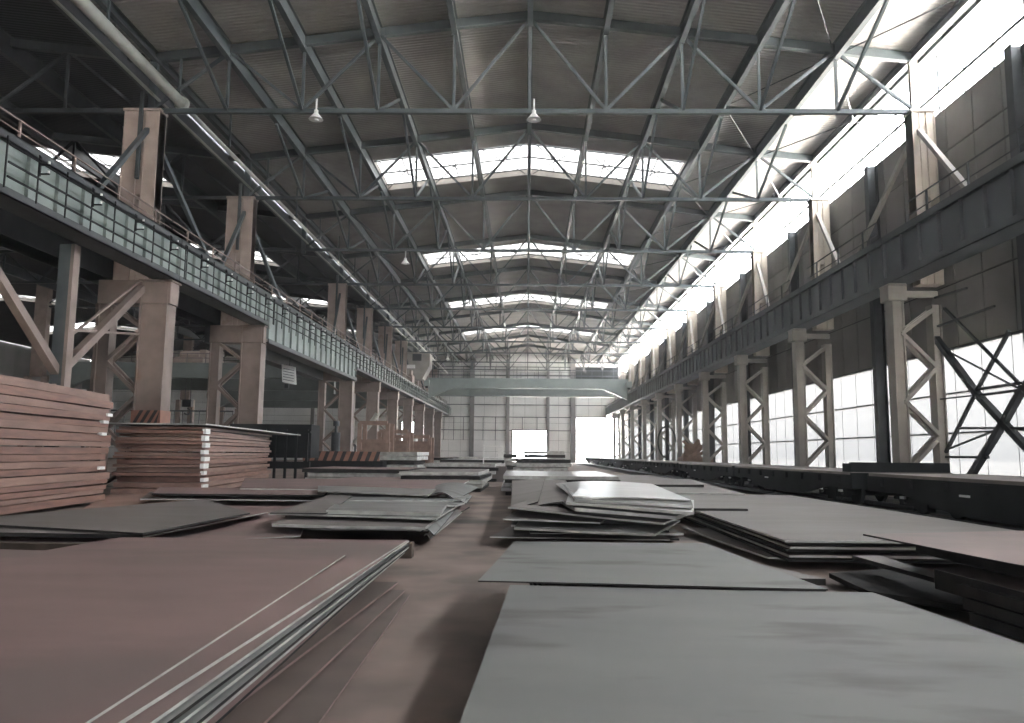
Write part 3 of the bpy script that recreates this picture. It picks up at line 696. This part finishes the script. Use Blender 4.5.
# white labels on stacks
def marks(lab, pts, group):
    for i,(x,y,z,w_,h_) in enumerate(pts):
        d = Vector((math.sin(-.13), math.cos(-.13),0)); n_ = Vector((math.cos(.13),math.sin(.13),0)); c = Vector((x,y,z)) + n_*.06
        b = MB(); b.bar(c-d*w_/2-n_*.055, c+d*w_/2-n_*.055, .13, h_, up=(0,0,1)); o = b.build('paint_tag','white'); tag(o,'%s, %s from the top'%(lab,ORD[i]),'tag',group)
pts = []
for (px,py) in ((108,415),(104,422),(102,434),(100,468),(35,521)):
    # on side plane of stack 1: solve ray with plane through (-12.0,16.4) dir (-.13)
    d = F_ + R_*((px-512)/F) + U_*((361.5-py)/F); nn = Vector((math.cos(-.13),-math.sin(-.13),0)); P0 = Vector((-12.0,16.4,0))
    tt = nn.dot(P0)/nn.dot(d); q = d*tt; pts.append((q.x,q.y,q.z+EYE,.38 if py < 500 else .6,.09))
marks('white paint tag on the tall red stack', pts, 'white tags on the tall stack')
pts = []
for i in range(9): pts.append((-11.74,28.35+.15*random.random(),2.35-.25*i,random.uniform(.35,.7),random.uniform(.12,.2)))
marks('white painted corner patch on the shorter stack', pts, 'white corner patches on the shorter stack')
plate('dark top sheet with a bright edge overhanging the shorter red stack', 'plates of the second cut stack', [(-16.0,42,2.62),(-12.9,44.5,2.62),(-11.5,27.8,2.62),(-15.1,27.6,2.62)], .05,'greybrown','edge',.004)
# --- centre left jumble
G = 'jumbled grey sheets in the middle, aisle columns side'
def J(label, px, z, th, m, e='edge', bend=None, G_=None): plate(label, G_ or G, pq(px, z), th, m, e, .006, 12, 8, bend)
for i in range(6):
    z = .12+.05*i; x = -3.3+random.uniform(-.25,.25)
    plate('dark sheet low in the middle jumble, %s from the floor'%ORD[i], G, rect(x,19.1,2.9,6.6,z,random.uniform(-.05,.05)), .035, random.choice(['greybrown','grey','mauve']), 'darkedge' if i%2 else 'edge', .01)
J('thick dark lower sheet at the front of the middle jumble', [(300,510),(446,512),(425,527),(272,523.5)], .38,.05,'greybrown')
J('long grey sheet with a bright front edge in the middle jumble', [(345,492),(470,498),(436,519),(268,513)], .46,.03,'grey')
J('pale bright sheet with squared front edge in the middle jumble', [(340,500),(448,502),(440,513),(326,510)], .54,.07,'bright')
J('dark narrow sheet tilted upward in the middle jumble', [(330,495),(352,496),(326,513),(270,513)], [.6,.6,.5,.5],.02,'greybrown','darkedge')
J('upper grey sheet with pale edge behind the bright squared one', [(318,486),(436,489),(428,495),(318,491)], .62,.03,'bright')
J('wide brown sheet at the back of the middle jumble', [(245,478),(470,480),(452,490),(240,488)], .55,.04,'mauve')
J('pale thin sheet lying under the upper grey one', [(335,496),(462,499),(452,501),(343,500)], .56,.03,'grey')
J('thin grey sheet in the middle jumble with dark gap below', [(340,502),(465,503),(455,506),(345,505)], .51,.03,'bright')
arch = lambda h: (lambda u,v: h*math.sin(math.pi*u))
J('arched grey sheet with lifted middle at the aisle side', [(432,486),(478,488),(455,500),(428,497)], .50,.02,'grey','darkedge',arch(.16))
J('small curled sheet below the arched one at the aisle side', [(447,494),(472,496),(466,504),(440,503)], .42,.02,'bright','darkedge',arch(.10))
J('dark curled sheet hanging off the middle jumble toward the aisle, upper one', [(438,508),(455,510),(434,535),(420,533)], [.4,.36,.2,.24],.02,'grey','darkedge',arch(.08))
J('dark curled sheet hanging off the middle jumble toward the aisle, lower one', [(446,510),(462,512),(430,538),(424,536)], [.3,.26,.1,.14],.02,'greybrown','edge',arch(.05))
J('brown sheet edge raised over black shadow at the cut stack foot', [(160,487),(330,489),(324,495),(152,493)], .5,.05,'mauve','darkedge')
J('thin sheet beneath the raised brown sheet', [(150,492),(345,494),(325,500),(140,499)], .36,.03,'greybrown','edge')
# more distance on that side
G2 = 'plate piles farther down the hall'
def pile(lab, x, y, w, l, z1, n, mats, rot=0, jit=.15, th=None):
    for i in range(n):
        z = z1*(i+1)/n
        plate('%s, %s sheet up'%(lab,ORD[i]), G2, rect(x+random.uniform(-jit,jit), y+random.uniform(-jit,jit), w, l, z, rot+random.uniform(-.03,.03)), z1/n*.86, mats[i%len(mats)], 'edge' if i%3 else 'darkedge', .01, 5, 5)
pile('low brown pile beyond the middle jumble', -5.6, 31, 5.5, 12, .5, 4, ['mauve','mauve','greybrown'])
pile('pale-topped pile in front of the striped cart', -8.2, 41, 5.2, 6, .85, 4, ['mauve','grey','bright'])
pile('dark grey pile at the aisle edge, halfway down', -3.6, 37, 3.4, 7, .85, 5, ['grey','greybrown','bright'])
pile('grey pile behind the dark one halfway down', -4.0, 50, 4.2, 8, 1.05, 5, ['greybrown','grey'])
pile('flat grey pile far down the hall', -4.5, 66, 5, 9, 1.15, 4, ['bright','greybrown','grey'])
pile('brown pile by the far aisle columns', -10, 84, 5, 9, 1.2, 4, ['rustpale','mauve'])
pile('far pile by the end gateway', -6, 95, 6, 12, 1.2, 3, ['grey','greybrown'])
pile('domed pile of plates behind the striped cart', -8.6, 54, 2.6, 5, 1.7, 6, ['greybrown','grey','bright'])
# --- centre right jumble
G = 'jumbled sheets in the middle, window side'
for i in range(5):
    z = .12+.07*i; plate('dark sheet low in the window side jumble, %s from the floor'%ORD[i], G, rect(1.25+random.uniform(-.25,.25),18.3,2.9,6.6,z,random.uniform(-.04,.04)), .04, random.choice(['greybrown','grey']), 'edge' if i in (1,3) else 'darkedge', .012)
plate('thin bottom sheet poking toward the grey sheets', G, pq([(520,520),(660,525),(670,539.5),(490,537)],.16), .02,'greybrown','edge')
plate('long thin sheet with pale front edge, low in the window side jumble', G, pq([(525,512),(680,520),(655,534),(514,528)],.36), .035,'bright','edge')
plate('lower shelf-like sheet jutting left in the window side jumble', G, pq([(525,505),(620,508),(600,522),(503,519)],.48), .025,'greybrown','edge')
plate('wide sheet sloping right across the window side jumble', G, pq([(530,499),(690,512),(664,523),(508,508)],[.64,.52,.52,.64]), .03,'greybrown','edge',.01)
plate('brown sheet at the aisle edge of the window side jumble', G, pq([(512,478),(545,478),(538,502),(511,506)],[.66,.68,.70,.62]), .02,'greybrown','darkedge', bend=lambda u,v:-.06*(1-u))
plate('dark-edged sheet leaning over the brown one', G, pq([(533,478),(566,480),(576,501),(537,501)],[.70,.72,.74,.72]), .02,'greybrown','darkedge', bend=lambda u,v:-.10*(1-u)**2)
plate('curled grey sheet under the bright one', G, pq([(551,484),(590,484),(590,501),(556,499)],[.74,.78,.78,.74]), .02,'greybrown','darkedge', bend=lambda u,v:-.10*(1-u)**2)
plate('second thick layered sheet under the bright curved one', G, pq([(570,490),(694,500),(694,512),(566,502)],[.80,.74,.72,.80]), .05,'bright','edge',.006)
plate('thick layered sheet just under the bright curved one', G, pq([(562,484),(690,496),(693,506),(575,499)],[.85,.78,.78,.85]), .05,'grey','bright',.006)
plate('short thick sheet end beneath the layered ones', G, pq([(560,500),(690,510),(676,516),(575,508)],[.72,.64,.62,.72]), .06,'grey','edge',.004)
plate('bright curved silvery sheet topping the window side jumble', G, pq([(556,480.5),(652,484),(691,500),(576,494)],[.90,.86,.83,.92]), .02,'bright','bright',.0,16,12, bend=lambda u,v:-.09*(1-u)**4+.04*math.sin(u*3)*(1-v))
plate('thin bright sheet under the curved silvery one', G, pq([(580,488),(672,492),(680,499),(572,496)],[.87,.83,.81,.87]), .02,'bright','edge',.003)
plate('flat grey sheet spread behind the bright curved one', G, pq([(540,478),(690,479),(745,494),(535,490)],[.5,.5,.5,.5]), .03,'greybrown','edge')
pile('grey pile behind the window side jumble', 1.3, 36, 4.6, 9, .80, 5, ['greybrown','bright','grey'])
pile('pale-edged low pile beyond the window side jumble', 4.8, 33, 3.4, 8, .6, 4, ['greybrown','mauve','grey'])
pile('blue-grey pile far down the middle', 1.2, 64, 4.2, 7, 1.25, 4, ['grey','greybrown'])
pile('dark pile before the middle gateway', 2.0, 90, 4.5, 6, 2.0, 5, ['greybrown','grey'])
pile('small pile before the middle gateway', -2.0, 84, 2.0, 4, 1.6, 4, ['grey'])
# --- right: big brown-grey sheets
G = 'large sheets near the wagons'
plate('broad brown-grey sheet stretching beside the wagons', G, [(3.62,25.0,.45),(8.3,25.0,.45),(8.3,11.6,.45),(3.75,11.6,.45)], .03,'greybrown','edge',.004)
for i,(z,x0,y0,e) in enumerate(((.40,3.85,11.75,'darkedge'),(.35,3.85,11.7,'edge'),(.29,3.85,11.9,'darkedge'),(.22,3.85,11.75,'edge'),(.15,3.85,11.8,'darkedge'))):
    plate('sheet under the broad brown-grey one, %s from its top'%ORD[i], G, [(x0,24.5,z),(8.2,24.5,z),(8.2,y0,z),(x0,y0,z)], .035,'greybrown',e,.003,6,6)
plate('long thin bottom sheet with curved edge by the broad brown-grey one', G, pq([(682,529),(800,531),(860,558),(768,557)],[.1,.1,.12,.12]), .03,'greybrown','edge',.0, bend=lambda u,v:.05*(1-u)*(1-v)**2)
plate('dark strip of plate lying on the broad brown-grey sheet', G, [(3.7,17.6,.5),(4.85,17.6,.5),(4.85,17.45,.5),(3.7,17.45,.5)], .045,'darkedge','darkedge',0,2,2)
plate('brownish sheet on the floor behind the broad one', G, [(3.9,54,.3),(8.3,54,.3),(8.3,38.5,.3),(3.9,38.5,.3)], .04,'greybrown','edge',.003)
G = 'stacked sheets at the frame edge by the wagons'
plate('pinkish top sheet of the stack at the frame edge by the wagons', G, [at(863,534,.72),at(1100,529,.72),at(1100,582,.72),at(1024,565.5,.72)], .02,'mauve','darkedge',.002)
plate('dark sheet under the pinkish top sheet', G, [(4.6,9.5,.64),(8.2,9.5,.64),(8.2,6.0,.64),(4.7,6.0,.64)], .10,'greybrown','darkedge',.002)
plate('grey-topped thick slab beside the frame edge stack', G, [at(934,569,.50),at(975,565,.50),at(1100,600,.50),at(1060,602,.50)], .2,'greybrown','darkedge',.0)
plate('narrow slab with light top between the two right stacks', G, [at(852,555.5,.36),at(880,555.5,.36),at(936,573,.36),at(934,578,.36)], .05,'greybrown','darkedge',.0)
for i in range(3):
    z = .44-.12*i; plate('dark slab low in the frame edge stack, %s down'%ORD[i], G, [(4.2,7.9-.1*i,z),(8.0,7.9,z),(8.0,3.8,z),(4.35+.1*i,3.8,z)], .10,'darkedge','darkedge',.002,4,4)
plate('dark low sheet with angled corner beside the grey sheet', G, [at(829,573,.14),at(900,568,.14),at(1010,612,.14),at(868,591,.14)], .06,'darkedge','darkedge',.0)
block(4.5,7.8,6.6,6.8,0,.1,'bearer under the frame edge stack')
# ---------------------------------------------------------------- clutter by the aisle columns
t = thing('transfer_cart', 'low black transfer cart with faded red and black striped bumper', 'cart', (-12,50,0))
MB().box(-14.3,-9.2,50,54,.45,1.1).build('cart_frame','wagon',t)
MB().box(-14.3,-9.4,49.85,50,1.1,1.7).build('bumper','hazorange',t)
b = MB()
for i in range(9):
    x = -14.1+i*.54; b.add([(x,49.83,1.1),(x+.24,49.83,1.1),(x+.46,49.83,1.7),(x+.22,49.83,1.7)],[(0,1,2,3)])
b.build('hazard_stripes','hazblack',t)
for x in (-13.5,-10):
    for y in (50.8,53.2): MB().tube((x-.1,y,.35),(x+.1,y,.35),.35,16).build('wheel','wagon',t)
t = thing('stake_rack', 'black steel rack with upright stakes behind the shorter red stack', 'rack', (-14.5,44,0))
MB().box(-17,-12.3,44.4,46.2,1.3,3.2).build('side_panel','wagon',t)
MB().box(-17.5,-12.2,43.9,44.1,.7,1.1).build('base_beam','wagon',t)
for i in range(8):
    x = -16.6+i*.6; MB().box(x-.06,x+.06,43.9,44.05,.0,2.9 if i%2 else 2.7).build('stake','wagon',t)
MB().box(-17,-12.2,43.85,44.1,2.7,2.82).build('top_beam','wagon',t)
for i,(x,y,w_,h_) in enumerate(((-12.0,62,1.1,2.6),(-11.1,66,1.2,2.0),(-10.2,70,1.6,1.6))):
    t = thing('plate_cradle', 'red-brown open steel cradle behind the striped cart, %s from near'%ORD[i], 'cradle', (x,y,0), 'red-brown cradles')
    for dx in (-w_,w_):
        for dy in (-1,1): MB().box(x+dx-.16,x+dx+.16,y+dy-.09,y+dy+.09,0,1.6+h_*.9).build('upright','brown',t)
    for z in (1.6,2.4,1.5+h_*.9):
        b = MB(); b.box(x-w_,x+w_,y-1.16,y-.96,z,z+.26); b.build('cross_rail','brown',t); b = MB(); b.box(x-w_,x+w_,y+.96,y+1.06,z,z+.14); b.build('cross_rail','brown',t)
    MB().box(x-w_+.1,x+w_-.1,y-.9,y+.9,.1,2.5).build('load_box','brown',t)
t = thing('hanging_board', 'small tilted white board hanging below the deep green girder', 'sign', (-17.5,57,8.0))
b = MB(); b.add([(-18.2,57,8.05),(-17.15,57,7.85),(-17.05,57,6.55),(-18.1,57,6.75),(-18.2,57.06,8.05),(-17.15,57.06,7.85),(-17.05,57.06,6.55),(-18.1,57.06,6.75)],[(0,3,2,1),(4,5,6,7),(0,1,5,4),(1,2,6,5),(2,3,7,6),(3,0,4,7)]); b.build('panel','white',t)
b = MB()
for i in range(5): b.bar((-18.05,56.98,7.75-.2*i),(-17.25,56.98,7.6-.2*i),.005,.04)
b.build('printed_lines','steelgreen',t); MB().bar((-17.6,57.03,7.9),(-17.6,57.03,8.7),.04).build('hanger','steeldark',t)
MB().box(-17.9,-17.6,56.95,57.05,6.3,6.6).build('clip','steeldark',t)
t = thing('steel_drum', 'dark drum with a tap standing on the rack behind the aisle columns', 'drum', (-15.3,62,0))
b = MB(); b.tube((-15.2,62,0),(-15.2,62,3.2),.35,16); b.tube((-15.2,62,3.2),(-15.2,62,3.7),.12,12); b.tube((-15.2,62,3.7),(-15.2,62,4.1),.25,12); b.build('body','steeldark',t)
t = thing('bent_duct', 'curved pale duct elbow between the second and third tan columns', 'duct', (-13.6,66,0))
pts = [(-14.6+1.9*math.sin(a_), 66, 2.4+2.6*math.sin(a_*.9)) for a_ in [i*.14 for i in range(12)]]
MB().path(pts,.22,10).build('duct','pipe',t); MB().bar((-14.5,66,0),(-14.5,66,2.6),.15).build('support','steeldark',t)
# low fence & stair in the neighbouring hall
t = thing('picket_guard_rail', 'grey railing of a raised platform in the dark neighbouring hall', 'railing', (-30,58,0))
MB().box(-34,-22,58,60,2.0,2.4).build('platform','craneg',t); MB().bar((-34,58,4.6),(-22,58,4.6),.1).build('top_rail','steelgreen',t)
for i in range(20): MB().bar((-34+i*.63,58,2.4),(-34+i*.63,58,4.6),.05).build('baluster','steelgreen',t)
for x in (-33.5,-28,-22.5): MB().box(x-.12,x+.12,58.5,58.8,0,2).build('leg','steeldark',t)
t = thing('service_stair', 'dark steel stair leaning beside the striped column in the neighbouring hall', 'stair', (-24,50,0))
for dy in (0,1.0): MB().bar((-25.2,50+dy,8.2),(-22.9,50+dy,.03),.22,.1).build('stringer','steeldark',t)
for i in range(14): MB().box(-25.15+i*.163,-24.8+i*.163,50,51,7.9-i*.57,7.96-i*.57).build('tread','steeldark',t)
t = thing('scrap_bin', 'brown bundle of scrap standing beside the far side windows', 'scrap', (16.2,76,0))
b = MB(); b.box(14.7,17.6,74.5,77,.2,1.5); b.build('bin','brown',t)
for i in range(10): MB().bar((14.8+random.random()*2.6,75+random.random(),1.3),(14.8+random.random()*2.6,75+random.random()*1.5,2.2+random.random()),.25,.3).build('scrap_piece','brown',t)
t = thing('hose_frame', 'black hose loops on a frame next to the scrap bundle', 'hose', (14.6,80,0))
pts = [(14.2+.9*math.cos(a_),80,3.0+1.6*math.sin(a_)) for a_ in [i*.4 for i in range(13)]]; MB().path(pts,.08,6).build('hose','rubber',t); MB().box(14.1,14.3,79.9,80.1,0,4.6).build('post','rubber',t)
t = thing('barrow', 'small dark trolley with white can at the foot of the last tan columns', 'trolley', (-13.4,90,0))
MB().box(-14,-12.4,89,91,.6,2.8).build('body','tan',t); MB().tube((-12.7,88.9,2.8),(-12.7,88.9,3.3),.25,12).build('can','white',t)
for x in (-13.9,-12.5): MB().tube((x,89.5,.3),(x+.1,89.5,.3),.3,12).build('wheel','rubber',t)
t = thing('light_frame', 'small white frame standing among the far plates', 'frame', (-2.3,47,0))
for p,q in (((-2.6,47,.9),(-2.6,47,2.2)),((-2.6,47,2.1),(-1.4,47,2.1)),((-2.6,47,1.4),(-1.4,47,1.4))): MB().bar(p,q,.07).build('bar','white',t)
MB().box(-2.9,-1.2,46.7,47.3,0,.9).build('base','greybrown',t); MB().box(-1.75,-1.4,46.9,47.05,1.35,2.0).build('placard','white',t)
# ---------------------------------------------------------------- light
W = bpy.data.worlds.new('overcast_sky'); SC.world = W; W.use_nodes = True
bg = W.node_tree.nodes['Background']; bg.inputs[0].default_value = (.93,.965,1,1); bg.inputs[1].default_value = 28.0
sun = bpy.data.lights.new('sun','SUN'); sun.energy = 440; sun.angle = .03; sun.color = (1,.975,.94)
suno = bpy.data.objects.new('sun',sun); COL.objects.link(suno); suno.rotation_euler = (0,-math.radians(38),0)
def portal(name, loc, rot, sx, sy):
    l = bpy.data.lights.new(name,'AREA'); l.shape='RECTANGLE'; l.size=sx; l.size_y=sy; l.cycles.is_portal=True
    o = bpy.data.objects.new(name,l); COL.objects.link(o); o.location=loc; o.rotation_euler=rot
for i,y in enumerate(SKY): portal('skylight_portal', (0,y,23.3), (0,0,0), 21.2, 6)
portal('clerestory_portal', (19.0,(YEND+YB)/2,19.2), (0,math.pi/2,0), 2.6, YEND-YB)
portal('side_window_portal', (19.0,(YEND+YB)/2,3.6), (0,math.pi/2,0), 5.8, YEND-YB)
portal('gate_portal', (0,YB-.35,2.5), (math.pi/2,0,0), 12, 5)
portal('end_gate_portal', (5,YEND+.3,4.5), (-math.pi/2,0,0), 28, 9)
vs = SC.view_settings; vs.view_transform='Standard'; vs.look='None'; vs.gamma=1; vs.use_curve_mapping=False; vs.exposure=0.04
SC.display_settings.display_device='sRGB'
cy = SC.cycles; cy.use_denoising=True; cy.max_bounces=8; cy.diffuse_bounces=5; cy.transparent_max_bounces=12; cy.sample_clamp_indirect=60
